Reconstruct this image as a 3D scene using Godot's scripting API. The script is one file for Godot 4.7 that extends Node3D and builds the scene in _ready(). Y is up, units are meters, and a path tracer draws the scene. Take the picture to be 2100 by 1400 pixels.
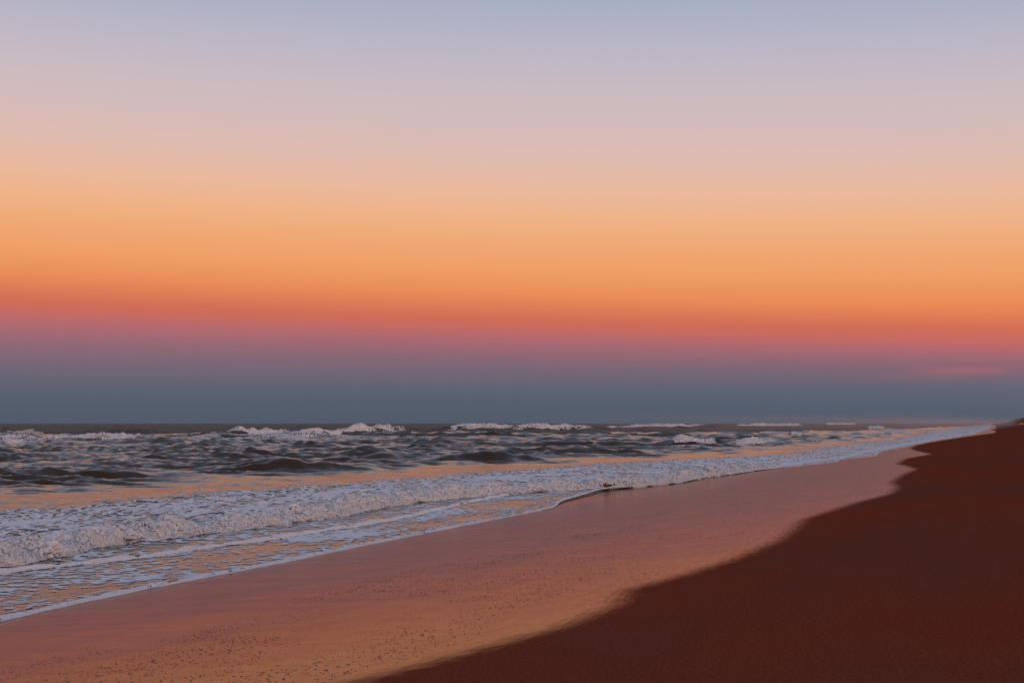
extends Node3D
# A beach at dusk: x to the right, y up, the view along -z. Along the shore a place is told by s (metres along it) and t (metres out to sea from the camera's foot).

const TURN := 0.349066          # the shore runs 20 degrees to the right of the view
const EYE := 2.4                # above the water
var su := sin(TURN)
var cu := cos(TURN)

# ---------------------------------------------------------------- shore lines, surveyed as s, t pairs
var line_edge := [-400.0, 12.0, 10.0, 11.3, 14.1, 11.49, 15.9, 11.78, 18.0, 11.98, 19.6, 12.02, 22.4, 12.14, 25.9, 12.47, 30.2, 12.73, 33.8, 12.94, 37.2, 13.10, 39.8, 13.22, 43.3, 14.16, 47.8, 14.75, 51.9, 15.40, 55.4, 14.46, 59.1, 14.04, 65.4, 14.42, 68.9, 14.02, 76.0, 13.92, 83.7, 13.12, 90.5, 11.91, 99.0, 12.88, 105.6, 11.21, 125.7, 13.01, 158.8, 13.34, 208.5, 14.08, 344.0, 14.79, 500.0, 18.0, 800.0, 26.0]
var line_lip := [-400.0, 15.8, 19.2, 15.65, 20.0, 15.73, 20.9, 15.33, 22.3, 15.23, 23.2, 15.11, 25.1, 15.20, 26.7, 14.95, 28.7, 15.10, 31.4, 15.03, 33.9, 15.26, 37.4, 15.74, 40.6, 16.29, 45.6, 16.89, 50.0, 16.6]
var line_bore := [-400.0, 16.4, 20.1, 16.39, 21.3, 16.36, 22.7, 16.79, 24.6, 17.20, 25.7, 16.94, 29.0, 16.95, 33.8, 16.94, 37.5, 17.54, 40.1, 17.71, 43.3, 17.46, 46.5, 17.22, 49.9, 16.32, 51.9, 15.52, 55.1, 14.56, 58.8, 14.15, 64.6, 14.45, 68.2, 14.15, 75.2, 14.0, 90.0, 13.6, 105.0, 13.0, 126.0, 14.0, 344.0, 16.0, 800.0, 27.0]
var line_foam := [-400.0, 26.8, 32.9, 26.83, 38.3, 26.72, 43.2, 27.20, 47.1, 27.3, 54.9, 26.20, 68.2, 26.12, 82.6, 25.50, 93.2, 23.77, 99.7, 21.96, 114.4, 19.44, 137.2, 21.04, 180.3, 21.81, 251.5, 22.44, 431.3, 31.74, 800.0, 44.0]
var line_wet := [-400.0, 5.2, 9.7, 4.75, 10.4, 4.57, 11.4, 4.36, 12.6, 4.11, 14.4, 4.08, 15.8, 4.38, 17.4, 4.15, 19.4, 3.95, 22.9, 3.91, 26.0, 4.13, 28.6, 4.40, 34.8, 4.12, 38.9, 3.74, 42.9, 3.95, 48.1, 4.59, 54.6, 4.89, 62.7, 5.02, 68.6, 5.82, 75.2, 6.92, 88.9, 7.67, 100.1, 7.02, 122.0, 9.76, 142.1, 11.89, 173.9, 13.63, 235.3, 13.71, 302.9, 13.02, 361.7, 11.18, 447.5, 13.15, 542.0, 17.5, 800.0, 23.0]
var t_edge: PackedFloat32Array
var t_lip: PackedFloat32Array
var t_bore: PackedFloat32Array
var t_foam: PackedFloat32Array
var t_wet: PackedFloat32Array
const STEP := 0.2
const FIRST := -20.0

# breaking and rising waves: x, distance, turn of the crest, half length, height, width of front and back, how much of it is white, where the white is tallest (-1 .. 1)
var waves := [
	[-63.0, 201.0, 0.00, 14.0, 0.55, 1.3, 3.5, 1.0, 0.8],
	[-52.3, 196.0, 0.02, 3.2, 1.0, 1.2, 3.0, 1.0, 0.1],
	[-50.0, 292.0, 0.05, 6.2, 1.5, 2.0, 5.0, 1.0, 0.3],
	[-39.0, 287.0, 0.02, 6.5, 0.85, 2.0, 5.0, 1.0, -0.2],
	[-34.2, 362.0, 0.03, 8.6, 1.6, 2.0, 5.0, 1.0, -0.3],
	[3.8, 452.0, 0.02, 23.0, 1.95, 2.6, 6.0, 1.0, 0.45],
	[70.5, 700.0, 0.05, 24.0, 1.7, 2.5, 6.0, 1.0, 0.2],
	[209.0, 1180.0, 0.08, 27.0, 2.0, 3.0, 7.0, 1.0, -0.4],
	[545.0, 2420.0, 0.10, 26.0, 3.2, 4.0, 8.0, 1.0, 0.0],
	[18.8, 150.0, 0.12, 2.4, 0.72, 0.9, 2.6, 1.0, -0.1],
	[27.9, 168.0, 0.12, 2.5, 0.7, 0.9, 2.6, 1.0, 0.3],
	[56.5, 290.0, 0.12, 1.6, 0.75, 1.0, 3.0, 1.0, 0.0],
	[149.5, 600.0, 0.10, 3.6, 1.5, 1.6, 4.0, 1.0, 0.0],
	[1.0, 150.0, 0.10, 11.5, 0.6, 0.9, 3.2, 0.0, 0.0],
	[-1.4, 92.0, 0.10, 2.7, 0.55, 0.65, 2.0, 0.0, 0.0],
	[-10.0, 74.0, 0.12, 2.5, 0.36, 0.6, 1.8, 0.0, 0.0],
	[-21.0, 64.0, 0.10, 3.4, 0.34, 0.7, 2.0, 0.0, 0.0],
	[-42.0, 158.0, 0.05, 3.6, 0.5, 0.9, 2.6, 0.0, 0.0],
	[-98.0, 332.0, 0.02, 22.0, 1.0, 2.2, 6.0, 0.0, 0.0],
	[-39.5, 300.0, 0.02, 5.0, 1.45, 1.6, 4.0, 0.0, 0.0],
	[-27.5, 330.0, 0.02, 5.0, 1.3, 1.6, 4.0, 0.0, 0.0],
]
var wave_x: PackedFloat32Array
var wave_d: PackedFloat32Array
var wave_c: PackedFloat32Array
var wave_s: PackedFloat32Array
var wave_l: PackedFloat32Array
var wave_h: PackedFloat32Array
var wave_f: PackedFloat32Array
var wave_b: PackedFloat32Array

var n_swell := FastNoiseLite.new()
var n_chop := FastNoiseLite.new()
var n_ripple := FastNoiseLite.new()
var n_fine := FastNoiseLite.new()
var n_slow := FastNoiseLite.new()
var n_froth := FastNoiseLite.new()
var rng := RandomNumberGenerator.new()
var M := {}


func _ready() -> void:
	look()
	tables()
	materials()
	beach()
	sea()
	shore_break()
	breakers()
	bubbles()
	small_things()
	dunes()
	air()


# ---------------------------------------------------------------- camera, sky, light
func look() -> void:
	var cam := Camera3D.new()
	cam.name = "camera"
	cam.position = Vector3(0, EYE, 0)
	cam.rotation.x = atan(168.0 / 3000.0)
	cam.fov = rad_to_deg(2.0 * atan(700.0 / 3000.0))
	cam.near = 0.1
	cam.far = 120000.0
	add_child(cam)
	var e := Environment.new()
	e.background_mode = Environment.BG_SKY
	var sm := PanoramaSkyMaterial.new()
	sm.panorama = sky_picture()
	e.sky = Sky.new()
	e.sky.sky_material = sm
	e.tonemap_mode = Environment.TONE_MAPPER_LINEAR
	e.tonemap_exposure = 1.0
	e.sdfgi_enabled = true
	e.ssao_enabled = true
	e.ssil_enabled = true
	e.volumetric_fog_enabled = true
	e.volumetric_fog_density = 0.0
	var w := WorldEnvironment.new()
	w.name = "environment"
	w.environment = e
	add_child(w)
	var sun := DirectionalLight3D.new()   # the afterglow where the sun went down, behind and to the right
	sun.name = "afterglow"
	sun.light_color = Color(1.0, 0.74, 0.6)
	sun.light_energy = 0.5
	sun.light_angular_distance = 18.0
	sun.shadow_enabled = true
	sun.rotation_degrees = Vector3(-5, 36, 0)
	add_child(sun)


# elevation in degrees, colour in sRGB
var bands := [
	[0.0, 160, 88, 112], [2.0, 166, 86, 106], [2.6, 180, 87, 96], [3.2, 197, 96, 90], [3.9, 215, 112, 84], [4.8, 232, 137, 87], [5.9, 240, 158, 101], [7.0, 240, 169, 117],
	[8.0, 239, 179, 136], [9.0, 234, 184, 157], [10.2, 223, 187, 175], [11.5, 212, 187, 186], [13.0, 201, 187, 194], [14.6, 186, 182, 198], [16.2, 168, 175, 196], [20.0, 152, 164, 192],
	[30.0, 140, 151, 178], [50.0, 126, 137, 165], [90.0, 116, 125, 152]]


func sky_picture() -> ImageTexture:
	var wide := 256
	var high := 2048
	var data := PackedFloat32Array()
	data.resize(wide * high * 3)
	var lin: Array[Vector3] = []
	var el := PackedFloat32Array()
	for b in bands:
		var c := Color8(b[1], b[2], b[3]).srgb_to_linear()
		lin.append(Vector3(c.r, c.g, c.b))
		el.append(b[0])
	for i in wide:
		var az := wrapf((i + 0.5) / wide * TAU, -PI, PI)      # the view is at the left edge of the picture
		var shift := 1.8 * cos(az + 1.45) - 0.12      # the bands stand highest opposite the sun
		var warm := pow(maxf(0.0, cos(az - 2.2)), 2.0)
		for j in high:
			var up := 90.0 - (j + 0.5) / high * 180.0
			var v := maxf(up - shift * clampf(1.0 - up / 40.0, 0.0, 1.0), 0.0)
			var k := 0
			while k < el.size() - 2 and el[k + 1] < v:
				k += 1
			var f := clampf((v - el[k]) / (el[k + 1] - el[k]), 0.0, 1.0)
			var c: Vector3 = lin[k].lerp(lin[k + 1], f)
			if up > 0.0:
				c += Vector3(0.62, 0.36, 0.2) * warm * exp(-up / 14.0)
				# a faint streak of cloud low on the right
				var da := rad_to_deg(az) - 17.2
				var de := up - 1.95 + 0.03 * da
				c += Vector3(1.8, 0.2, 0.16) * (exp(-da * da / 1.6 - de * de / 0.02) + 0.5 * exp(-(da + 1.5) * (da + 1.5) / 3.0 - (de + 0.3) * (de + 0.3) / 0.02))
			var at := (j * wide + i) * 3
			data[at] = c.x
			data[at + 1] = c.y
			data[at + 2] = c.z
	return ImageTexture.create_from_image(Image.create_from_data(wide, high, false, Image.FORMAT_RGBF, data.to_byte_array()))


# ---------------------------------------------------------------- naming
func tag(o: Node, label: String, category := "", group := "", kind := "") -> Node:
	if label:
		o.set_meta("label", label)
	if category:
		o.set_meta("category", category)
	if group:
		o.set_meta("group", group)
	if kind:
		o.set_meta("kind", kind)
	return o


func put(called: String, mesh: Mesh, m: Material, parent: Node = self) -> MeshInstance3D:
	var o := MeshInstance3D.new()
	o.name = called
	o.mesh = mesh
	o.material_override = m
	parent.add_child(o, true)
	return o


func thing(called: String, at: Vector3, label: String, category: String, group := "") -> Node3D:
	var o := Node3D.new()
	o.name = called
	o.position = at
	add_child(o, true)
	tag(o, label, category, group)
	return o


# ---------------------------------------------------------------- the lie of the land
func table(points: Array, blur: float) -> PackedFloat32Array:
	var raw := PackedFloat32Array()
	var k := 0
	for i in 4101:
		var s := FIRST + i * STEP
		while k < points.size() - 4 and points[k + 2] < s:
			k += 2
		var f: float = clampf((s - points[k]) / (points[k + 2] - points[k]), 0.0, 1.0)
		raw.append(lerpf(points[k + 1], points[k + 3], f))
	var out := PackedFloat32Array()
	for i in raw.size():
		var r := int(blur * (1.0 + maxf(0.0, FIRST + i * STEP) / 40.0) / STEP)
		var sum := 0.0
		var n := 0
		for j in range(maxi(0, i - r), mini(raw.size(), i + r + 1)):
			sum += raw[j]
			n += 1
		out.append(sum / n)
	return out


func at(tab: PackedFloat32Array, s: float) -> float:
	var p := (s - FIRST) / STEP
	if p <= 0.0:
		return tab[0]
	if p >= 4099.0:
		return tab[4100] + (s - 800.0) * 0.0315
	var i := int(p)
	return lerpf(tab[i], tab[i + 1], p - i)


func tables() -> void:
	t_edge = table(line_edge, 0.5)
	t_lip = table(line_lip, 0.4)
	t_bore = table(line_bore, 0.4)
	t_foam = table(line_foam, 0.6)
	t_wet = table(line_wet, 0.2)
	for w in waves:
		wave_x.append(w[0])
		wave_d.append(w[1])
		wave_c.append(cos(w[2]))
		wave_s.append(sin(w[2]))
		wave_l.append(w[3])
		wave_h.append(w[4])
		wave_f.append(w[5])
		wave_b.append(w[6])
	for a in [[n_swell, 1, 0.03, 2], [n_chop, 2, 0.16, 2], [n_ripple, 3, 0.7, 2], [n_fine, 4, 2.4, 2], [n_slow, 5, 0.08, 2], [n_froth, 6, 2.2, 3]]:
		var n: FastNoiseLite = a[0]
		n.seed = a[1]
		n.noise_type = FastNoiseLite.TYPE_SIMPLEX_SMOOTH
		n.frequency = a[2]
		n.fractal_octaves = a[3]
		n.fractal_type = FastNoiseLite.FRACTAL_FBM
	rng.seed = 11


func shore_base(s: float) -> float:
	return 13.0 if s < 350.0 else 13.0 + (s - 350.0) * 0.0275


func sand(s: float, t: float) -> float:
	var r := shore_base(s) - t
	var h := 0.035 * r
	if r > 0.0:
		h = 0.064 * r if r < 14.0 else 0.896 + (r - 14.0) * 0.02
	if r > 6.0:
		var r0 := lerpf(26.0, 10.0, smoothstep(150.0, 700.0, s))
		var k := smoothstep(r0, r0 + 14.0, r)
		if k > 0.0:
			h += k * (4.2 + 1.6 * n_slow.get_noise_2d(s * 0.35, t * 0.9))
	return h


func to_world(s: float, t: float, y: float) -> Vector3:
	return Vector3(s * su - t * cu, y, -(s * cu + t * su))


func water(s: float, t: float) -> float:
	var q1 := t - at(t_edge, s)
	var ground := sand(s, t)
	if q1 < 0.0:
		return ground - minf(0.15, -q1 * 2.0)
	var q3 := t - at(t_bore, s)
	var q5 := t - at(t_foam, s)
	var n2 := n_ripple.get_noise_2d(s, t)
	var h := 0.0
	if q5 < 12.0:
		h = maxf(ground + 0.018, 0.0)
		# the rolled edge of the wash
		h += (0.026 + 0.02 * n2) * exp(-pow((q1 - 0.07) / 0.08, 2.0)) - 0.02 * (1.0 - smoothstep(0.0, 0.04, q1))
		if q3 < 0.3 and q1 > 0.1:
			h += 0.010 * n2 * smoothstep(0.1, 0.5, q1) + (0.005 + 0.010 * (1.0 - smoothstep(0.4, 1.0, q1))) * n_fine.get_noise_2d(s, t)
		if s < 50.0:
			var q2 := t - at(t_lip, s)
			if q2 > 0.0:
				h += smoothstep(0.0, 0.07, q2) * (0.055 + 0.03 * n2) * (1.0 - smoothstep(44.0, 50.0, s)) * (1.0 - 0.5 * smoothstep(0.1, 0.5, q2))
		if q3 > -0.1:
			var run := 1.0 - smoothstep(66.0, 84.0, s) * 0.8
			var top := 0.16 * run * (1.0 + 0.5 * n_slow.get_noise_2d(s * 3.0, 7.0))
			var p := smoothstep(-0.08, 0.4, q3)
			if q3 > 0.4:
				p = 0.22 + 0.78 * exp(-(q3 - 0.4) / 1.8)
			h += top * p * (1.0 - smoothstep(-3.0, 5.0, q5))
			var field := smoothstep(0.2, 1.0, q3) * (1.0 - smoothstep(-1.5, 0.5, q5))
			if field > 0.0:
				h += field * (0.075 * n2 + 0.02 * n_fine.get_noise_2d(s * 0.6, t))
	if q5 > -1.0:
		h += 0.01 * n2 * smoothstep(-1.0, 1.0, q5)
		var a := 0.12 + 0.88 * smoothstep(2.0, 13.0, q5 * (1.0 + 2.0 * smoothstep(120.0, 260.0, s)) + 5.0 * n_slow.get_noise_2d(s * 1.2, t * 1.5))
		if q5 > -0.5:
			a *= smoothstep(-0.5, 1.0, q5)
			a *= 0.5 + 1.3 * clampf(0.42 + 0.9 * n_slow.get_noise_2d(s * 0.55 + 300.0, t * 1.1), 0.0, 1.0)
			var ex := s * su - t * cu
			var ed := s * cu + t * su + 0.12 * ex
			var c := n_chop.get_noise_2d(ex * 0.33, ed)
			var k := 1.0 - absf(n_chop.get_noise_2d(ex * 0.3 + 200.0, ed * 1.1)) * 2.0
			h += a * (0.34 * c + 0.2 * k - 0.1 + 0.26 * n_ripple.get_noise_2d(ex * 0.3, ed * 1.1))
			h += a * 0.036 * n_fine.get_noise_2d(ex * 0.4, ed)
			var reach := sqrt(s * s + t * t)
			if reach > 250.0:
				var z := minf(reach * 0.008, 12.0)
				h += minf(0.3 * z, 1.1) * n_ripple.get_noise_2d(ex * 0.15 / z, ed * 0.45 / z) * smoothstep(250.0, 500.0, reach)
			var far := smoothstep(25.0, 140.0, q5 * (1.0 + 2.5 * smoothstep(120.0, 260.0, s)))
			if far > 0.0:
				h += far * (0.28 * sin((t + 0.12 * s) * 0.2 + 4.0 * n_swell.get_noise_2d(s * 0.4, t * 0.4)) * (0.7 + n_swell.get_noise_2d(s, t + 90.0)) + 0.35 * n_swell.get_noise_2d(s * 1.4, t * 2.2) + 0.5 * n_chop.get_noise_2d(ex * 0.15, ed * 0.5 + 70.0))
	# rising and breaking waves
	var x := s * su - t * cu
	var d := s * cu + t * su
	if q5 > 0.0:
		for i in wave_x.size():
			var dx := x - wave_x[i]
			var dd := d - wave_d[i]
			var along := (dx * wave_c[i] + dd * wave_s[i]) / wave_l[i]
			if absf(along) > 1.7:
				continue
			var across := dd * wave_c[i] - dx * wave_s[i] + 0.5 * wave_f[i] * sin(along * 2.3 + i)
			if across < -4.0 * wave_f[i] or across > 3.0 * wave_b[i]:
				continue
			var w := across / (wave_f[i] if across < 0.0 else wave_b[i])
			var bump := exp(-pow(absf(w), 1.6)) * (1.0 - smoothstep(0.7, 1.7, absf(along)))
			h += bump * wave_h[i] * (0.85 + 0.3 * n_ripple.get_noise_2d(along * 2.0, i * 9.0) + 0.16 * n_ripple.get_noise_2d((x + 0.5 * d) * 0.9 / (0.3 + wave_h[i]), d * 0.2))
	return h


func foam_share(s: float, t: float) -> float:
	var q1 := t - at(t_edge, s)
	if q1 < -0.03:
		return 0.0
	var q3 := t - at(t_bore, s)
	var q5 := t - at(t_foam, s)
	var slow := n_slow.get_noise_2d(s * 2.2, t * 4.0)
	var mid := n_chop.get_noise_2d(s * 2.0, t * 4.0)
	var c := 0.0
	if q3 < 0.0:
		c = 0.44 + 0.8 * slow + 0.3 * mid
		c = lerpf(c, 0.30 + 0.3 * mid, smoothstep(0.12, 0.22, q1) * (1.0 - smoothstep(0.5, 1.1, q1)))
		if s < 50.0:
			var q2 := t - at(t_lip, s)
			if q2 > -0.02:
				c = lerpf(0.9, 0.34 + 0.5 * mid, smoothstep(0.02, 0.14, q2))
			elif q2 > -0.12:
				c *= 0.7
		c = lerpf(0.97, c, smoothstep(0.02, 0.09, q1 - 0.03 * mid))
		if s > 80.0:
			c += 0.3
	elif q5 < 1.5:
		c = 0.70 + 0.5 * slow + 0.4 * mid
		c = lerpf(0.97, c, smoothstep(0.3, 1.2, q3))
		c *= 1.0 - smoothstep(-2.2, 0.4, q5 + 3.0 * slow + 0.8 * mid)
	return c


# ---------------------------------------------------------------- materials
func seamless(n: FastNoiseLite, size: int) -> PackedByteArray:
	return n.get_seamless_image(size, size, false, false, 0.15, true).get_data()


func noise(kind: int, f: float, oct: int, sd: int, fractal := FastNoiseLite.FRACTAL_FBM) -> FastNoiseLite:
	var n := FastNoiseLite.new()
	n.noise_type = kind as FastNoiseLite.NoiseType
	n.frequency = f
	n.fractal_octaves = oct
	n.fractal_type = fractal
	n.seed = sd
	return n


func evened(a: PackedFloat32Array) -> PackedFloat32Array:
	var lo := 1e9
	var hi := -1e9
	for v in a:
		lo = minf(lo, v)
		hi = maxf(hi, v)
	var count := PackedInt32Array()
	count.resize(1024)
	for v in a:
		count[int((v - lo) / (hi - lo) * 1023.0)] += 1
	var share := PackedFloat32Array()
	var sum := 0
	for c in count:
		sum += c
		share.append(float(sum) / a.size())
	var out := PackedFloat32Array()
	out.resize(a.size())
	for i in a.size():
		out[i] = share[int((a[i] - lo) / (hi - lo) * 1023.0)]
	return out


func foam_picture() -> ImageTexture:
	var z := 1024
	var web := seamless(noise(FastNoiseLite.TYPE_CELLULAR, 0.022, 2, 21), z)
	var lump := seamless(noise(FastNoiseLite.TYPE_SIMPLEX_SMOOTH, 0.009, 5, 22), z)
	var grain := seamless(noise(FastNoiseLite.TYPE_SIMPLEX, 0.09, 3, 23), z)
	var v := PackedFloat32Array()
	v.resize(z * z)
	for i in z * z:
		v[i] = 0.35 * web[i] + 0.9 * lump[i] + 0.3 * grain[i]
	v = evened(v)
	var b := PackedByteArray()
	b.resize(z * z * 4)
	for i in z * z:
		var g := 232 + int((grain[i] - 128) * 0.22 + (web[i] - 128) * 0.10)
		b[i * 4] = clampi(g, 0, 255)
		b[i * 4 + 1] = clampi(g, 0, 255)
		b[i * 4 + 2] = clampi(g + 1, 0, 255)
		b[i * 4 + 3] = int(51.0 + 204.0 * v[i])
	return ImageTexture.create_from_image(Image.create_from_data(z, z, false, Image.FORMAT_RGBA8, b))


func share_to_alpha(c: float) -> float:
	return 0.0 if c <= 0.0 else clampf(0.2 / (1.0 - 0.8 * clampf(c, 0.0, 1.0)), 0.0, 1.0)


# Where the sand shines with water: across is v = 0.5 + 0.5 q / (|q| + 0.6), q metres seaward of the edge of the wet.
func wet_picture() -> ImageTexture:
	var wide := 1024
	var high := 1024
	var streak := noise(FastNoiseLite.TYPE_SIMPLEX_SMOOTH, 0.02, 4, 31).get_seamless_image(wide, high, false, false, 0.15, true).get_data()
	var fine := noise(FastNoiseLite.TYPE_SIMPLEX, 0.12, 3, 32).get_seamless_image(wide, high, false, false, 0.15, true).get_data()
	var b := PackedByteArray()
	b.resize(wide * high)
	for j in high:
		var c := (j + 0.5) / high * 2.0 - 1.0
		var q := 0.6 * c / maxf(1.0 - absf(c), 0.002)
		for i in wide:
			var n := (streak[j * wide + i] - 128.0) / 128.0
			var m := (fine[j * wide + i] - 128.0) / 128.0
			var w := smoothstep(-0.2, 0.3, q + 0.09 * n + 0.05 * m)
			b[j * wide + i] = int(255.0 * w * clampf(0.94 + 0.12 * n, 0.0, 1.0))
	return ImageTexture.create_from_image(Image.create_from_data(wide, high, false, Image.FORMAT_L8, b))


func noise_picture(n: FastNoiseLite, dark: Color, pale: Color, size := 512) -> NoiseTexture2D:
	var t := NoiseTexture2D.new()
	t.width = size
	t.height = size
	t.seamless = true
	t.noise = n
	var g := Gradient.new()
	g.set_color(0, dark)
	g.set_color(1, pale)
	t.color_ramp = g
	return t


func materials() -> void:
	var foam := StandardMaterial3D.new()
	foam.albedo_texture = foam_picture()
	foam.vertex_color_use_as_albedo = true
	foam.transparency = BaseMaterial3D.TRANSPARENCY_ALPHA_SCISSOR
	foam.alpha_scissor_threshold = 0.2
	foam.roughness = 0.85
	foam.metallic_specular = 0.3
	foam.cull_mode = BaseMaterial3D.CULL_DISABLED
	M.foam = foam
	var rim := StandardMaterial3D.new()
	rim.albedo_color = Color(0.86, 0.86, 0.87)
	rim.roughness = 0.8
	rim.metallic_specular = 0.3
	rim.cull_mode = BaseMaterial3D.CULL_DISABLED
	M.rim = rim

	var froth := StandardMaterial3D.new()
	froth.albedo_color = Color(0.88, 0.88, 0.88)
	froth.roughness = 0.7
	froth.metallic_specular = 0.4
	M.froth = froth

	var sea_m := StandardMaterial3D.new()
	sea_m.albedo_color = Color(0.050, 0.034, 0.019).linear_to_srgb()
	sea_m.roughness = 0.15
	sea_m.metallic_specular = 0.24
	sea_m.normal_enabled = true
	var nt := NoiseTexture2D.new()
	nt.width = 512
	nt.height = 512
	nt.seamless = true
	nt.noise = noise(FastNoiseLite.TYPE_SIMPLEX_SMOOTH, 0.016, 4, 41)
	nt.as_normal_map = true
	nt.bump_strength = 6.0
	sea_m.normal_texture = nt
	sea_m.normal_scale = 0.4
	sea_m.uv1_triplanar = true
	sea_m.uv1_world_triplanar = true
	sea_m.uv1_scale = Vector3(0.35, 0.35, 0.35)
	M.shallow = sea_m
	M.sea = sea_m.duplicate()
	M.sea.roughness = 0.17
	M.sea.metallic_specular = 0.32
	M.sea.normal_scale = 0.5
	M.sea.resource_name = "windy_water"
	M.open = M.sea.duplicate()
	M.open.roughness = 0.58
	M.open.resource_name = "open_water"

	var sm := StandardMaterial3D.new()
	sm.detail_enabled = true
	sm.detail_albedo = noise_picture(noise(FastNoiseLite.TYPE_SIMPLEX, 0.05, 5, 51), Color(0.78, 0.78, 0.78), Color(1.0, 1.0, 1.0))
	sm.detail_blend_mode = BaseMaterial3D.BLEND_MODE_MUL
	sm.detail_uv_layer = BaseMaterial3D.DETAIL_UV_2
	sm.vertex_color_use_as_albedo = true
	sm.roughness = 0.9
	sm.specular_mode = BaseMaterial3D.SPECULAR_DISABLED
	sm.clearcoat_enabled = true
	sm.clearcoat = 0.72
	sm.clearcoat_roughness = 0.125
	sm.clearcoat_texture = wet_picture()
	M.sand = sm

	var bub := StandardMaterial3D.new()
	bub.albedo_color = Color(0.12, 0.042, 0.032).linear_to_srgb()
	bub.roughness = 0.4
	bub.metallic_specular = 0.35
	M.bubble = bub


func plain(c: Color, rough := 0.8) -> StandardMaterial3D:
	var m := StandardMaterial3D.new()
	m.albedo_color = c.linear_to_srgb()
	m.roughness = rough
	m.metallic_specular = 0.3
	return m


# ---------------------------------------------------------------- grids
func bearings(fine: int) -> PackedFloat32Array:
	var out := PackedFloat32Array()
	var a := -180.0
	while a < -60.0:
		out.append(a)
		a += 10.0
	while a < -24.0:
		out.append(a)
		a += 1.0
	for i in fine + 1:
		out.append(-24.0 + 48.0 * i / fine)
	a = 25.0
	while a < 60.0:
		out.append(a)
		a += 1.0
	a = 60.0
	while a <= 180.0:
		out.append(a)
		a += 10.0
	return out


func lay(position: PackedVector3Array, keep: PackedByteArray, wide: int, high: int, uv := PackedVector2Array(), color := PackedColorArray(), uv2 := PackedVector2Array()) -> ArrayMesh:
	var index := PackedInt32Array()
	var normal := PackedVector3Array()
	normal.resize(position.size())
	for j in high:
		var j0 := maxi(j - 1, 0) * wide
		var j1 := mini(j + 1, high - 1) * wide
		for i in wide:
			if not keep[j * wide + i]:
				continue
			var a := position[j1 + i] - position[j0 + i]
			var b := position[j * wide + mini(i + 1, wide - 1)] - position[j * wide + maxi(i - 1, 0)]
			normal[j * wide + i] = b.cross(a).normalized()
	for j in high - 1:
		for i in wide - 1:
			var p := j * wide + i
			if keep[p] and keep[p + 1] and keep[p + wide] and keep[p + wide + 1]:
				index.append_array([p, p + wide, p + 1, p + 1, p + wide, p + wide + 1])
	# only the corners in use
	var to := PackedInt32Array()
	to.resize(position.size())
	to.fill(-1)
	var p2 := PackedVector3Array()
	var n2 := PackedVector3Array()
	var u2 := PackedVector2Array()
	var w2 := PackedVector2Array()
	var c2 := PackedColorArray()
	for k in index.size():
		var i := index[k]
		if to[i] < 0:
			to[i] = p2.size()
			p2.append(position[i])
			n2.append(normal[i])
			if uv:
				u2.append(uv[i])
			if uv2:
				w2.append(uv2[i])
			if color:
				c2.append(color[i])
		index[k] = to[i]
	var arrays := []
	arrays.resize(Mesh.ARRAY_MAX)
	arrays[Mesh.ARRAY_VERTEX] = p2
	arrays[Mesh.ARRAY_NORMAL] = n2
	if uv:
		arrays[Mesh.ARRAY_TEX_UV] = u2
	if uv2:
		arrays[Mesh.ARRAY_TEX_UV2] = w2
	if color:
		arrays[Mesh.ARRAY_COLOR] = c2
	arrays[Mesh.ARRAY_INDEX] = index
	var m := ArrayMesh.new()
	m.add_surface_from_arrays(Mesh.PRIMITIVE_TRIANGLES, arrays)
	return m


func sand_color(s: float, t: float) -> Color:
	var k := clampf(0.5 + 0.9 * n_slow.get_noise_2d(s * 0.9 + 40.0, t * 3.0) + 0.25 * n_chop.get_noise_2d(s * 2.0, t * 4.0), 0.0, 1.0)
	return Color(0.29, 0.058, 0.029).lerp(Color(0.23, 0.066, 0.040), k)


func beach() -> void:
	var az := bearings(340)
	var far := PackedFloat32Array()
	var d := 0.6
	while d < 12000.0:
		far.append(d)
		if d < 8.0:
			d += 0.6
		elif d < 30.0:
			d += 0.07
		elif d < 300.0:
			d += 0.0055 * d
		else:
			d += 0.03 * d
	var wide := az.size()
	var high := far.size()
	var pos := PackedVector3Array()
	var uv := PackedVector2Array()
	var col := PackedColorArray()
	var keep := PackedByteArray()
	pos.resize(wide * high)
	var grain := PackedVector2Array()
	grain.resize(wide * high)
	uv.resize(wide * high)
	col.resize(wide * high)
	keep.resize(wide * high)
	for j in high:
		for i in wide:
			var a := deg_to_rad(az[i])
			var x := far[j] * sin(a)
			var z := far[j] * cos(a)
			var s := x * su + z * cu
			var t := -x * cu + z * su
			var edge := at(t_edge, s)
			if t > edge + 1.5 + 0.02 * absf(s):
				continue
			var q := t - at(t_wet, s)
			var h := sand(s, t)
			var wet := smoothstep(-0.7, 0.2, q)
			h += lerpf(0.0015 * n_ripple.get_noise_2d(s * 0.8, t * 0.9) + 0.004 * n_chop.get_noise_2d(s * 0.7, t * 0.8), 0.0035 * n_chop.get_noise_2d(s * 1.2, t * 3.0) + 0.0006 * n_ripple.get_noise_2d(s * 1.5, t * 4.0), wet)
			var k := j * wide + i
			keep[k] = 1
			pos[k] = Vector3(x, h, -z)
			uv[k] = Vector2(s / 9.0 + 0.06 * n_chop.get_noise_2d(s, t), 0.5 + 0.5 * q / (absf(q) + 0.6))
			grain[k] = Vector2(s / 1.7, t / 1.3)
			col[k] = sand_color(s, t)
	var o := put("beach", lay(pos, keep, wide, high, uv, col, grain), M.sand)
	tag(o, "dark red brown sand sloping from the dunes to the wet shining strip", "", "", "structure")


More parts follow.
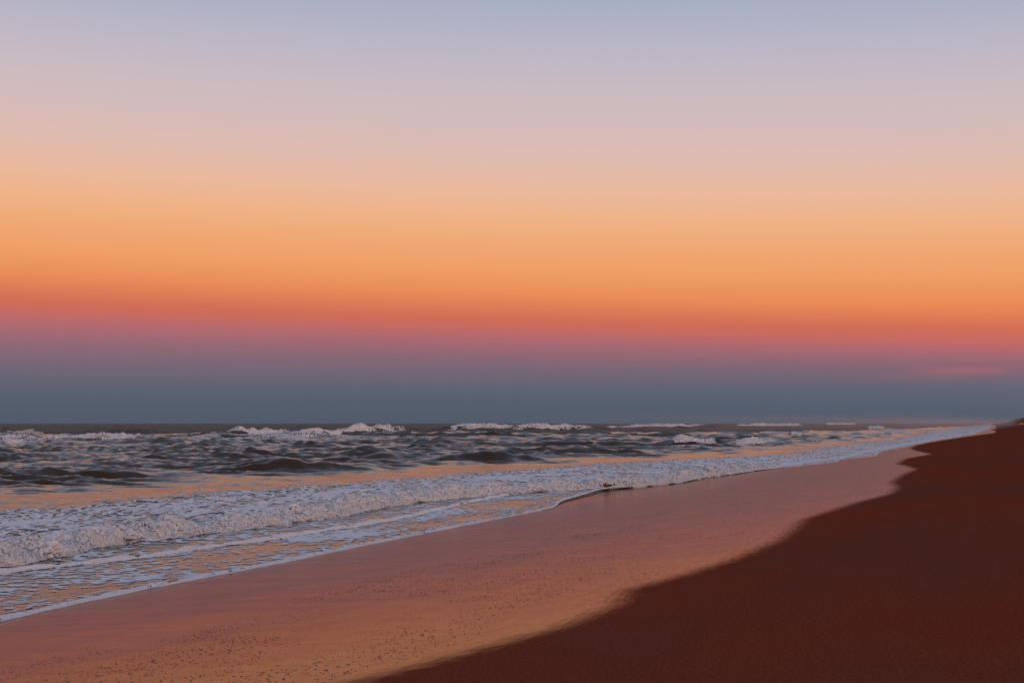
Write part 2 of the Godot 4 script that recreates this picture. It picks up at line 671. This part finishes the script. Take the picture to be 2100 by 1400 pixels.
func sea() -> void:
	var az := bearings(560)
	var far := PackedFloat32Array()
	var d := 10.0
	while d < 24000.0:
		far.append(d)
		if d < 34.0:
			d += 0.07
		elif d < 300.0:
			d += maxf(0.07, 0.0042 * d - 0.07)
		elif d < 1000.0:
			d += 0.008 * d
		else:
			d += 0.025 * d
	var wide := az.size()
	var high := far.size()
	var pos := PackedVector3Array()
	var up := PackedVector3Array()
	var uv := PackedVector2Array()
	var col := PackedColorArray()
	var keep := PackedByteArray()
	var white := PackedByteArray()
	for a in [pos, up, uv, col, keep, white]:
		a.resize(wide * high)
	pos.resize(wide * high)
	up.resize(wide * high)
	uv.resize(wide * high)
	col.resize(wide * high)
	keep.resize(wide * high)
	white.resize(wide * high)
	for j in high:
		for i in wide:
			var a := deg_to_rad(az[i])
			var x := far[j] * sin(a)
			var z := far[j] * cos(a)
			var s := x * su + z * cu
			var t := -x * cu + z * su
			var edge := at(t_edge, s)
			if t < edge - 0.3 - 0.03 * absf(s):
				continue
			var k := j * wide + i
			keep[k] = 1
			var h := water(s, t)
			pos[k] = Vector3(x, h, -z)
			var c := foam_share(s, t)
			if far[j] > 100.0:
				c = maxf(c, foam_streak(x, z, s, t))
			if c > 0.02:
				white[k] = 1
				up[k] = Vector3(x, h + 0.006 + 0.00008 * far[j], -z)
				uv[k] = Vector2(s / 3.6 + 0.2 * n_slow.get_noise_2d(s, t), t / 2.8 + 0.2 * n_slow.get_noise_2d(s + 50.0, t))
				col[k] = Color(0.92, 0.92, 0.92, share_to_alpha(c))
	var calm := keep.duplicate()
	var windy := keep.duplicate()
	var open := keep.duplicate()
	for k in keep.size():
		if keep[k]:
			var p := pos[k]
			var s := p.x * su - p.z * cu
			var t := -p.x * cu - p.z * su
			var far_out := t - at(t_foam, s) + 9.0 * n_slow.get_noise_2d(s, t) + 4.0 * n_chop.get_noise_2d(s, t) > 11.0 - 10.0 * smoothstep(120.0, 260.0, s)
			var away := sqrt(p.x * p.x + p.z * p.z) > 290.0 + 120.0 * n_slow.get_noise_2d(s * 0.3, t * 0.3) and t > 60.0
			calm[k] = 0 if far_out else 1
			windy[k] = 1 if far_out and not away else 0
			open[k] = 1 if away else 0
	tag(put("open_sea", lay(pos, grown(open, keep, wide, high), wide, high), M.open), "dark rough water under the horizon", "", "", "structure")
	tag(put("sea", lay(pos, windy, wide, high), M.sea), "dark choppy sea behind the surf", "", "", "structure")
	tag(put("shallow_water", lay(pos, grown(calm, keep, wide, high), wide, high), M.shallow), "smoother water between the waves and the sand", "", "", "structure")
	tag(put("sea_foam", lay(up, white, wide, high, uv, col), M.foam), "lilac white foam spread in torn patches over the wash", "foam", "", "stuff")


func grown(a: PackedByteArray, keep: PackedByteArray, wide: int, high: int) -> PackedByteArray:
	var out := a.duplicate()
	for j in range(1, high - 1):
		for i in range(1, wide - 1):
			var p := j * wide + i
			if keep[p] and not a[p] and (a[p - 1] or a[p + 1] or a[p - wide] or a[p + wide] or a[p - wide - 1] or a[p + wide + 1] or a[p - wide + 1] or a[p + wide - 1]):
				out[p] = 1
	return out


# old foam left behind the outer breakers and in the surf far down the beach
var streaks := [[-58.0, 182.0, 20.0, 7.0, 0.75], [-40.0, 222.0, 26.0, 18.0, 0.6], [-47.0, 264.0, 14.0, 14.0, 0.65], [22.0, 138.0, 10.0, 3.0, 0.7], [92.0, 340.0, 16.0, 30.0, 0.7], [150.0, 520.0, 34.0, 60.0, 0.75], [66.0, 262.0, 9.0, 14.0, 0.62], [118.0, 420.0, 14.0, 30.0, 0.7], [44.0, 190.0, 6.0, 8.0, 0.6], [34.0, 152.0, 7.0, 5.0, 0.6], [-32.0, 335.0, 10.0, 12.0, 0.5]]


func foam_streak(x: float, d: float, s: float, t: float) -> float:
	var c := 0.0
	for w in streaks:
		var a: float = absf(x - w[0]) / w[2]
		var b: float = absf(d - w[1]) / w[3]
		if a < 1.0 and b < 1.0:
			c = maxf(c, w[4] * (1.0 - smoothstep(0.3, 1.0, a)) * (1.0 - smoothstep(0.3, 1.0, b)) * (0.9 + 1.2 * n_slow.get_noise_2d(s * 1.5, t * 2.0)))
	return c


# ---------------------------------------------------------------- white water
# A ridge of froth: rows run over the wave from its foot to behind its crest.
func froth_ridge(columns: int, rows: int, place: Callable, lump: float, thick: float, uv_size: float, ends: bool) -> ArrayMesh:
	var pos := PackedVector3Array()
	var nor := PackedVector3Array()
	var uv := PackedVector2Array()
	var col := PackedColorArray()
	var keep := PackedByteArray()
	for j in rows:
		var v := float(j) / (rows - 1)
		for i in columns:
			pos.append(place.call(float(i) / (columns - 1), v))
	nor.resize(pos.size())
	for j in rows:
		for i in columns:
			var a := pos[mini(j + 1, rows - 1) * columns + i] - pos[maxi(j - 1, 0) * columns + i]
			var b := pos[j * columns + mini(i + 1, columns - 1)] - pos[j * columns + maxi(i - 1, 0)]
			nor[j * columns + i] = b.cross(a).normalized()
	var f := 1.0 / lump
	for j in rows:
		var v := float(j) / (rows - 1)
		for i in columns:
			var u := float(i) / (columns - 1)
			var k := j * columns + i
			var p := pos[k] * f
			var big := 1.0 - 1.7 * absf(n_froth.get_noise_3d(p.x * 0.16, p.y * 0.16, p.z * 0.16))
			var mid := 1.0 - 1.9 * absf(n_froth.get_noise_3d(p.x, p.y, p.z + 40.0))
			var tip := n_froth.get_noise_3d(p.x * 2.7, p.y * 2.7, p.z * 2.7)
			var env := smoothstep(0.0, 0.16, v) * (1.0 - smoothstep(0.55, 1.0, v))
			if ends:
				env *= smoothstep(0.0, 0.12, u) * (1.0 - smoothstep(0.88, 1.0, u))
			var patch := n_froth.get_noise_3d(p.x * 0.06, p.y * 0.06, p.z * 0.06 + 9.0)
			var out := thick * (1.0 + 1.3 * patch) * (big * 1.3 + mid * 0.6 + tip * 0.5 - 0.4)
			pos[k] += (nor[k] + Vector3(0, 0.2, 0)) * out * env - Vector3(0, thick * 0.5 * (1.0 - env), 0)
			uv.append(Vector2(u * uv_size, v * uv_size * 0.05) + Vector2(0.1 * mid, 0.1 * big))
			var share := 0.90 - 0.25 * smoothstep(0.35, 0.9, v) + 0.55 * (mid - 0.6) + 0.7 * patch
			if ends:
				share *= smoothstep(0.0, 0.1, u + 0.06 * mid) * (1.0 - smoothstep(0.9, 1.0, u + 0.06 * mid))
			var thin := clampf(1.3 - 1.1 * mid - 0.5 * tip, 0.0, 1.0)
			col.append(Color(0.98, 0.98, 0.97, 0).lerp(Color(0.40, 0.42, 0.37, 0), thin * 0.6) + Color(0, 0, 0, share_to_alpha(share)))
			keep.append(1)
	return lay(pos, keep, columns, rows, uv, col)


func lump_mesh() -> ArrayMesh:
	var st := SurfaceTool.new()
	st.begin(Mesh.PRIMITIVE_TRIANGLES)
	var sp := SphereMesh.new()
	sp.radius = 1.0
	sp.height = 2.0
	sp.radial_segments = 9
	sp.rings = 5
	var a := sp.get_mesh_arrays()
	var v: PackedVector3Array = a[Mesh.ARRAY_VERTEX]
	for i in v.size():
		v[i] *= 1.0 + 0.5 * n_froth.get_noise_3dv(v[i] * 0.4)
	a[Mesh.ARRAY_VERTEX] = v
	a[Mesh.ARRAY_TANGENT] = null
	a[Mesh.ARRAY_NORMAL] = v
	var m := ArrayMesh.new()
	m.add_surface_from_arrays(Mesh.PRIMITIVE_TRIANGLES, a)
	return m


func scatter(called: String, mesh: Mesh, m: Material, places: Array[Transform3D], parent: Node = self) -> MultiMeshInstance3D:
	var mm := MultiMesh.new()
	mm.transform_format = MultiMesh.TRANSFORM_3D
	mm.mesh = mesh
	mm.instance_count = places.size()
	for i in places.size():
		mm.set_instance_transform(i, places[i])
	var o := MultiMeshInstance3D.new()
	o.name = called
	o.multimesh = mm
	o.material_override = m
	o.set_meta("kind", "stuff")
	parent.add_child(o, true)
	return o


func shore_break() -> void:
	var o := thing("shore_break", Vector3.ZERO, "long low tumbling wave of white froth rolling onto the sand", "wave")
	var first := 15.0
	var last := 82.0
	var place := func(u: float, v: float) -> Vector3:
		var s := first * pow(last / first, u)
		var w := lerpf(-0.06, 1.5, pow(v, 1.4))
		var t := at(t_bore, s) + w + 0.12 * n_ripple.get_noise_2d(s * 1.5, 3.0)
		var toss := maxf(0.0, n_ripple.get_noise_2d(s * 1.1, 77.0) + 0.35 * n_fine.get_noise_2d(s * 0.9, 5.0))
		return to_world(s, t, water(s, t) + 0.02 + 0.22 * toss * smoothstep(0.15, 0.45, v) * (1.0 - smoothstep(0.45, 0.85, v)))
	put("froth", froth_ridge(1500, 46, place, 0.17, 0.075, 60.0, false), M.foam, o)
	for n in 2:
		var tab := t_edge if n == 0 else t_lip
		var from := 13.0 if n == 0 else 17.0
		var to := 125.0 if n == 0 else 46.0
		var high := 0.018 if n == 0 else 0.03
		var deep := 0.09 if n == 0 else 0.11
		var rim := func(u: float, v: float) -> Vector3:
			var s := from * pow(to / from, u)
			var wide := deep * (0.75 + 0.9 * n_chop.get_noise_2d(s * 4.0, 9.0 + n)) * (1.0 + s / 90.0)
			var a := lerpf(-0.35, 1.0, v) * PI
			var t := at(tab, s) + wide * (1.0 - cos(maxf(a, -0.6))) * 0.5 - (0.03 if v < 0.2 else 0.0)
			var base := maxf(sand(s, t) + 0.008, 0.008 if n == 0 else water(s, t) - 0.01)
			return to_world(s, t, base + high * sin(clampf(a, -0.4, PI)) * (0.8 + 0.8 * n_chop.get_noise_2d(s * 5.0, 30.0)))
		var line := thing("foam_line", Vector3.ZERO, ["thin white rolled edge of foam where the wash ends on the sand", "second white foam edge riding over the wash below the froth"][n], "foam line")
		put("rim", froth_ridge(1700 if n == 0 else 1100, 12, rim, 0.09 if n == 0 else 0.13, 0.010 if n == 0 else 0.016, 90.0, false), M.rim, line)
	var places: Array[Transform3D] = []
	for i in 9000:
		var s := first * pow(last / first, rng.randf())
		if s > 70.0 and rng.randf() < (s - 70.0) / 14.0:
			continue
		var w := -0.05 + 1.1 * pow(rng.randf(), 1.6)
		var t := at(t_bore, s) + w
		var clump := n_chop.get_noise_2d(s * 5.0, w * 3.0)
		if clump < -0.05:
			continue
		var r := rng.randf_range(0.006, 0.03) * (0.6 + clump * 1.8)
		var y := water(s, t) + 0.03 + rng.randf() * 0.11 * (0.4 + 2.0 * clump) * (1.0 - w * 0.5)
		places.append(Transform3D(Basis.from_euler(Vector3(rng.randf() * 6.0, rng.randf() * 6.0, 0)).scaled(Vector3(r * 1.5, r, r)), to_world(s, t, y)))
	scatter("spray", lump_mesh(), M.froth, places, o)


func breakers() -> void:
	var says := [
		"low white line of broken water at the left edge of the sea", "white peak of foam at the right end of the leftmost broken wave", "tall tumbling breaker with a dark curl in the left half of the sea",
		"flat white run of foam right of the breaker with the dark curl", "short white breaker between the curling wave and the longest breaker", "longest white breaker, its top reaching the horizon right of the middle",
		"thin white breaker close under the horizon right of the longest one", "thin white line of surf far out under the pink horizon on the right", "farthest speck of surf on the horizon toward the dunes",
		"bushy white breaker beside a dark crest in front of the right half of the sea", "smaller white breaker just right of the bushy one", "tiny white crest breaking beyond the two bushy breakers on the right", "small bright breaker out beyond the surf down the beach"]
	for n in 13:
		var w: Array = waves[n]
		var c := cos(w[2])
		var sn := sin(w[2])
		var half: float = w[3]
		var o := thing("breaking_wave", Vector3.ZERO, says[n], "wave", "breaking waves out at sea")
		var place := func(u: float, v: float) -> Vector3:
			var a: float = (u * 2.0 - 1.0) * half * 1.05
			var b: float = lerpf(-1.5 * w[5], 0.45 * w[6], v) + 0.35 * w[5] * n_chop.get_noise_2d(a * 1.6, n * 20.0) - 0.5 * w[5] * sin(a / half * 2.3 + n)
			var x: float = w[0] + a * c - b * sn
			var d: float = w[1] + a * sn + b * c
			var s := x * su + d * cu
			var t := -x * cu + d * su
			var peak := 1.0 - minf(1.0, absf(a / half - w[8])) * 0.5
			var top: float = w[4] * 0.14 * peak * maxf(0.0, 0.45 + 1.9 * n_ripple.get_noise_2d(a * 0.4 / w[4], n * 30.0))
			return Vector3(x, water(s, t) + 0.04 + top * smoothstep(0.2, 0.6, v) * (1.0 - smoothstep(0.75, 1.0, v)), -d)
		var size: float = w[4]
		put("froth", froth_ridge(clampi(int(half * 14.0), 60, 260), 26, place, 0.35 + 0.3 * size, 0.065 * size, half * 0.6, true), M.foam, o)


# ---------------------------------------------------------------- what lies on the wet sand
func dome() -> ArrayMesh:
	var st := SurfaceTool.new()
	st.begin(Mesh.PRIMITIVE_TRIANGLES)
	var sides := 8
	var ring := func(r: float, y: float, i: int) -> Vector3:
		return Vector3(cos(TAU * i / sides) * r, y, sin(TAU * i / sides) * r)
	for i in sides:
		for band in [[1.0, -0.2, 0.8, 0.5], [0.8, 0.5, 0.0, 1.0]]:
			var a: Vector3 = ring.call(band[0], band[1], i)
			var b: Vector3 = ring.call(band[0], band[1], i + 1)
			var c: Vector3 = ring.call(band[2], band[3], i)
			var e: Vector3 = ring.call(band[2], band[3], i + 1)
			st.set_smooth_group(0)
			for p in ([a, c, b, b, c, e] if band[2] > 0.0 else [a, c, b]):
				st.add_vertex(p)
	st.generate_normals()
	return st.commit()


func bubbles() -> void:
	var places: Array[Transform3D] = []
	for i in 90000:
		var s := 9.0 * pow(60.0 / 9.0, rng.randf())
		var low := at(t_wet, s) + 0.25
		var high := at(t_edge, s) - 0.5
		var t := lerpf(low, high, rng.randf())
		var f := (t - low) / (high - low)
		var n := n_chop.get_noise_2d(s * 1.4, t * 5.0) + 0.55 * n_slow.get_noise_2d(s * 2.0, t * 5.0)
		# rows of bubbles stranded where earlier washes stopped
		var band := exp(-pow((f - 0.50 - 0.10 * n_slow.get_noise_2d(s * 1.5, 2.0)) / 0.10, 2.0))
		var sparse := 0.16 * (1.0 - smoothstep(0.45, 0.6, f))
		if rng.randf() > sparse + (0.6 * band * smoothstep(-0.05, 0.3, n)):
			continue
		var r := rng.randf_range(0.004, 0.010)
		var long := rng.randf_range(0.8, 1.7)
		var y := sand(s, t)
		places.append(Transform3D(Basis(Vector3.UP, rng.randf_range(-0.5, 0.5) + 0.2).scaled_local(Vector3(r * long, r * rng.randf_range(0.2, 0.42), r * 0.8)), to_world(s, t, y)))
	tag(scatter("sea_bubbles", dome(), M.bubble, places), "small dark bubbles stranded in rows on the shining wet sand", "bubbles")


# ---------------------------------------------------------------- birds, weed
# A body swept along z (head at -z): rings of [z, y, half width, half height]
func sweep(rings: Array, sides := 12) -> ArrayMesh:
	var pos := PackedVector3Array()
	var keep := PackedByteArray()
	for r in rings:
		for i in sides + 1:
			var a := TAU * i / sides
			pos.append(Vector3(sin(a) * r[2], r[1] + cos(a) * r[3], r[0]))
			keep.append(1)
	return lay(pos, keep, sides + 1, rings.size())


func bird_wing(span: float, chord: float, lift: float, side: float) -> ArrayMesh:
	var rings := []
	for i in 9:
		var f := i / 8.0
		rings.append([span * f, lift * sin(f * 2.4), maxf(chord * (1.0 - 0.85 * f * f) * 0.5, 0.002), maxf(0.010 * (1.0 - f), 0.002), f * f * chord * 0.7])
	var pos := PackedVector3Array()
	var keep := PackedByteArray()
	for r in rings:
		for i in 9:
			var a := TAU * i / 8
			pos.append(Vector3(side * r[0], r[1] + cos(a) * r[3], r[4] + sin(a) * r[2]))
			keep.append(1)
	return lay(pos, keep, 9, rings.size())


func small_things() -> void:
	var dark := plain(Color(0.012, 0.011, 0.012), 0.6)
	var pale := plain(Color(0.62, 0.52, 0.48), 0.8)
	var grey := plain(Color(0.16, 0.14, 0.14), 0.8)
	# wading bird in the wash, bill to the left
	var p := to_world(24.6, 17.0, 0.0)
	p.y = water(24.6, 17.0)
	var b := thing("wading_bird", p, "small pale shorebird with black head and long bill wading before the froth", "bird")
	b.rotation.y = PI / 2 - 0.1
	put("body", sweep([[-0.095, 0.10, 0.002, 0.002], [-0.09, 0.10, 0.014, 0.014], [-0.07, 0.103, 0.021, 0.021], [-0.05, 0.1, 0.022, 0.023], [-0.03, 0.088, 0.028, 0.030], [0.0, 0.078, 0.038, 0.040], [0.04, 0.076, 0.040, 0.040], [0.08, 0.080, 0.028, 0.026], [0.12, 0.086, 0.016, 0.010], [0.15, 0.088, 0.010, 0.004], [0.155, 0.088, 0.001, 0.001]]), pale, b)
	put("cap", sweep([[-0.098, 0.104, 0.001, 0.001], [-0.09, 0.106, 0.015, 0.014], [-0.07, 0.109, 0.022, 0.021], [-0.05, 0.107, 0.023, 0.022], [-0.038, 0.10, 0.002, 0.002]]), dark, b)
	put("bill", sweep([[-0.185, 0.092, 0.001, 0.001], [-0.15, 0.096, 0.004, 0.004], [-0.09, 0.10, 0.007, 0.007]], 8), dark, b)
	for k in [-1.0, 1.0]:
		put("wing", sweep([[-0.03, 0.085, 0.004, 0.004], [0.0, 0.09, 0.010, 0.024], [0.05, 0.09, 0.010, 0.022], [0.11, 0.092, 0.007, 0.010], [0.165, 0.09, 0.002, 0.002]], 8), grey, b).position.x = k * 0.034
		put("leg", sweep([[-0.004, 0.0, 0.003, 0.06], [0.004, 0.0, 0.003, 0.06]], 6), dark, b).position = Vector3(k * 0.016, 0.0, 0.01)
	# birds over the sea
	var says := ["leftmost dark bird flying low over the sea", "highest of the three dark birds above the curling wave", "rightmost dark bird flying low over the sea"]
	var spots := [[-81.5, 4.05 + 2.4, 450.0, 0.3], [-64.0, 6.0 + 2.4, 450.0, -0.5], [-59.0, 3.75 + 2.4, 450.0, 0.8]]
	for k in 3:
		var f := thing("flying_bird", Vector3(spots[k][0], spots[k][1], -spots[k][2]), says[k], "bird", "birds flying over the sea")
		f.rotation.y = spots[k][3]
		put("body", sweep([[-0.2, 0.0, 0.005, 0.005], [-0.16, 0.0, 0.03, 0.03], [-0.1, 0.0, 0.045, 0.045], [0.0, 0.0, 0.06, 0.06], [0.12, 0.0, 0.04, 0.035], [0.2, 0.0, 0.03, 0.01], [0.24, 0.0, 0.002, 0.002]]), dark, f)
		for sd in [-1.0, 1.0]:
			put("wing", bird_wing(0.48, 0.16, 0.13, sd), dark, f)
	# weed rolled in the froth, and scraps on the dry sand
	var weed := plain(Color(0.20, 0.07, 0.022), 0.5)
	for a in [[52.3, 15.5, 0.5, 0.13, 36, "brown tangle of seaweed rolling in the front of the froth"], [48.0, 1.15, 0.16, 0.05, 10, "small dark scrap of weed on dry sand nearer the camera"], [90.5, 1.42, 0.3, 0.09, 10, "dark scrap of weed on dry sand at the right edge"]]:
		var y: float = maxf(sand(a[0], a[1]), 0.0)
		if a[4] == 36:
			y = water(a[0], a[1])
		var base := to_world(a[0], a[1], y)
		var o := thing("seaweed", base, a[5], "seaweed")
		for i in a[4]:
			var st: Array = []
			var from := Vector3(rng.randfn(0, a[2] * 0.42), rng.randf() * a[3] * 0.8, rng.randfn(0, a[2] * 0.16))
			var dir := Vector3(rng.randf_range(-1, 1), rng.randf_range(-0.1, 0.6), rng.randf_range(-1, 1)).normalized()
			var wide: float = a[2] * rng.randf_range(0.08, 0.16)
			for k in 7:
				var f := k / 6.0
				st.append([f * a[2] * 0.36, a[3] * 0.35 * sin(f * 3.0), maxf(wide * sin(0.2 + f * 2.8), 0.003), maxf(wide * 0.35, 0.003)])
			var l := put("frond", sweep(st, 6), weed, o)
			l.position = from
			l.rotation = Vector3(rng.randf_range(-0.12, 0.12), atan2(dir.x, dir.z), rng.randf_range(-0.4, 0.4))


func dunes() -> void:
	var tuft := SurfaceTool.new()
	tuft.begin(Mesh.PRIMITIVE_TRIANGLES)
	for i in 26:
		var a := rng.randf() * TAU
		var lean := rng.randf_range(0.1, 0.9)
		var from := Vector3(rng.randfn(0, 0.25), 0, rng.randfn(0, 0.25))
		var tip := from + Vector3(cos(a) * lean, rng.randf_range(0.7, 1.2), sin(a) * lean)
		var side := Vector3(-sin(a), 0, cos(a)) * 0.05
		for p in [from - side, tip, from + side]:
			tuft.add_vertex(p)
	tuft.generate_normals()
	var m := plain(Color(0.20, 0.075, 0.045), 0.9)
	m.cull_mode = BaseMaterial3D.CULL_DISABLED
	var places: Array[Transform3D] = []
	for i in 9000:
		var s := rng.randf_range(250.0, 2500.0)
		var r := rng.randf_range(14.0, 46.0)
		var t := shore_base(s) - r
		var y := sand(s, t)
		if y < 2.5 or n_chop.get_noise_2d(s * 0.4, t) < -0.15:
			continue
		var k := rng.randf_range(0.7, 1.8)
		places.append(Transform3D(Basis(Vector3.UP, rng.randf() * TAU).scaled(Vector3(k, k, k)), to_world(s, t, y - 0.1)))
	tag(scatter("dune_grass", tuft.commit(), m, places), "reddish grass and scrub on the dunes far down the beach", "grass")


# ---------------------------------------------------------------- air
func air() -> void:
	# the grey blue bank of haze beyond the horizon, nearer on the left
	for b in [["haze_bank", 430.0, 5700.0, 22000.0, 0.00026, Color(0.45, 0.70, 0.84), "grey blue bank of haze lying along the horizon"], ["dust_haze", 2950.0, 28500.0, 30000.0, 0.000024, Color(0.80, 0.36, 0.44), "thin rosy layer of dusty air far behind the grey haze"]]:
		var high: float = b[1]
		var m := FogMaterial.new()
		m.albedo = (b[5] as Color).linear_to_srgb()
		m.density = b[4]
		var f := FogVolume.new()
		f.name = b[0]
		f.shape = RenderingServer.FOG_VOLUME_SHAPE_BOX
		f.size = Vector3(140000, high, b[3])
		f.material = m
		f.rotation.y = deg_to_rad(28)
		f.position = Vector3(0, high * 0.5, 0) + Vector3(0, 0, -(b[2] + b[3] * 0.5)).rotated(Vector3.UP, f.rotation.y)
		add_child(f)
		tag(f, b[6], "haze", "", "stuff")
	# spray hanging over the surf far down the beach
	var sp := FogMaterial.new()
	sp.albedo = Color(0.95, 0.76, 0.72).linear_to_srgb()
	sp.density = 0.0006
	var g := FogVolume.new()
	g.name = "sea_spray"
	g.shape = RenderingServer.FOG_VOLUME_SHAPE_BOX
	g.size = Vector3(90, 5, 1400)
	g.material = sp
	g.rotation.y = -TURN - 0.02
	g.position = to_world(1000, 50, 2.4)
	add_child(g)
	tag(g, "thin spray hanging over the surf far down the beach", "haze", "", "stuff")
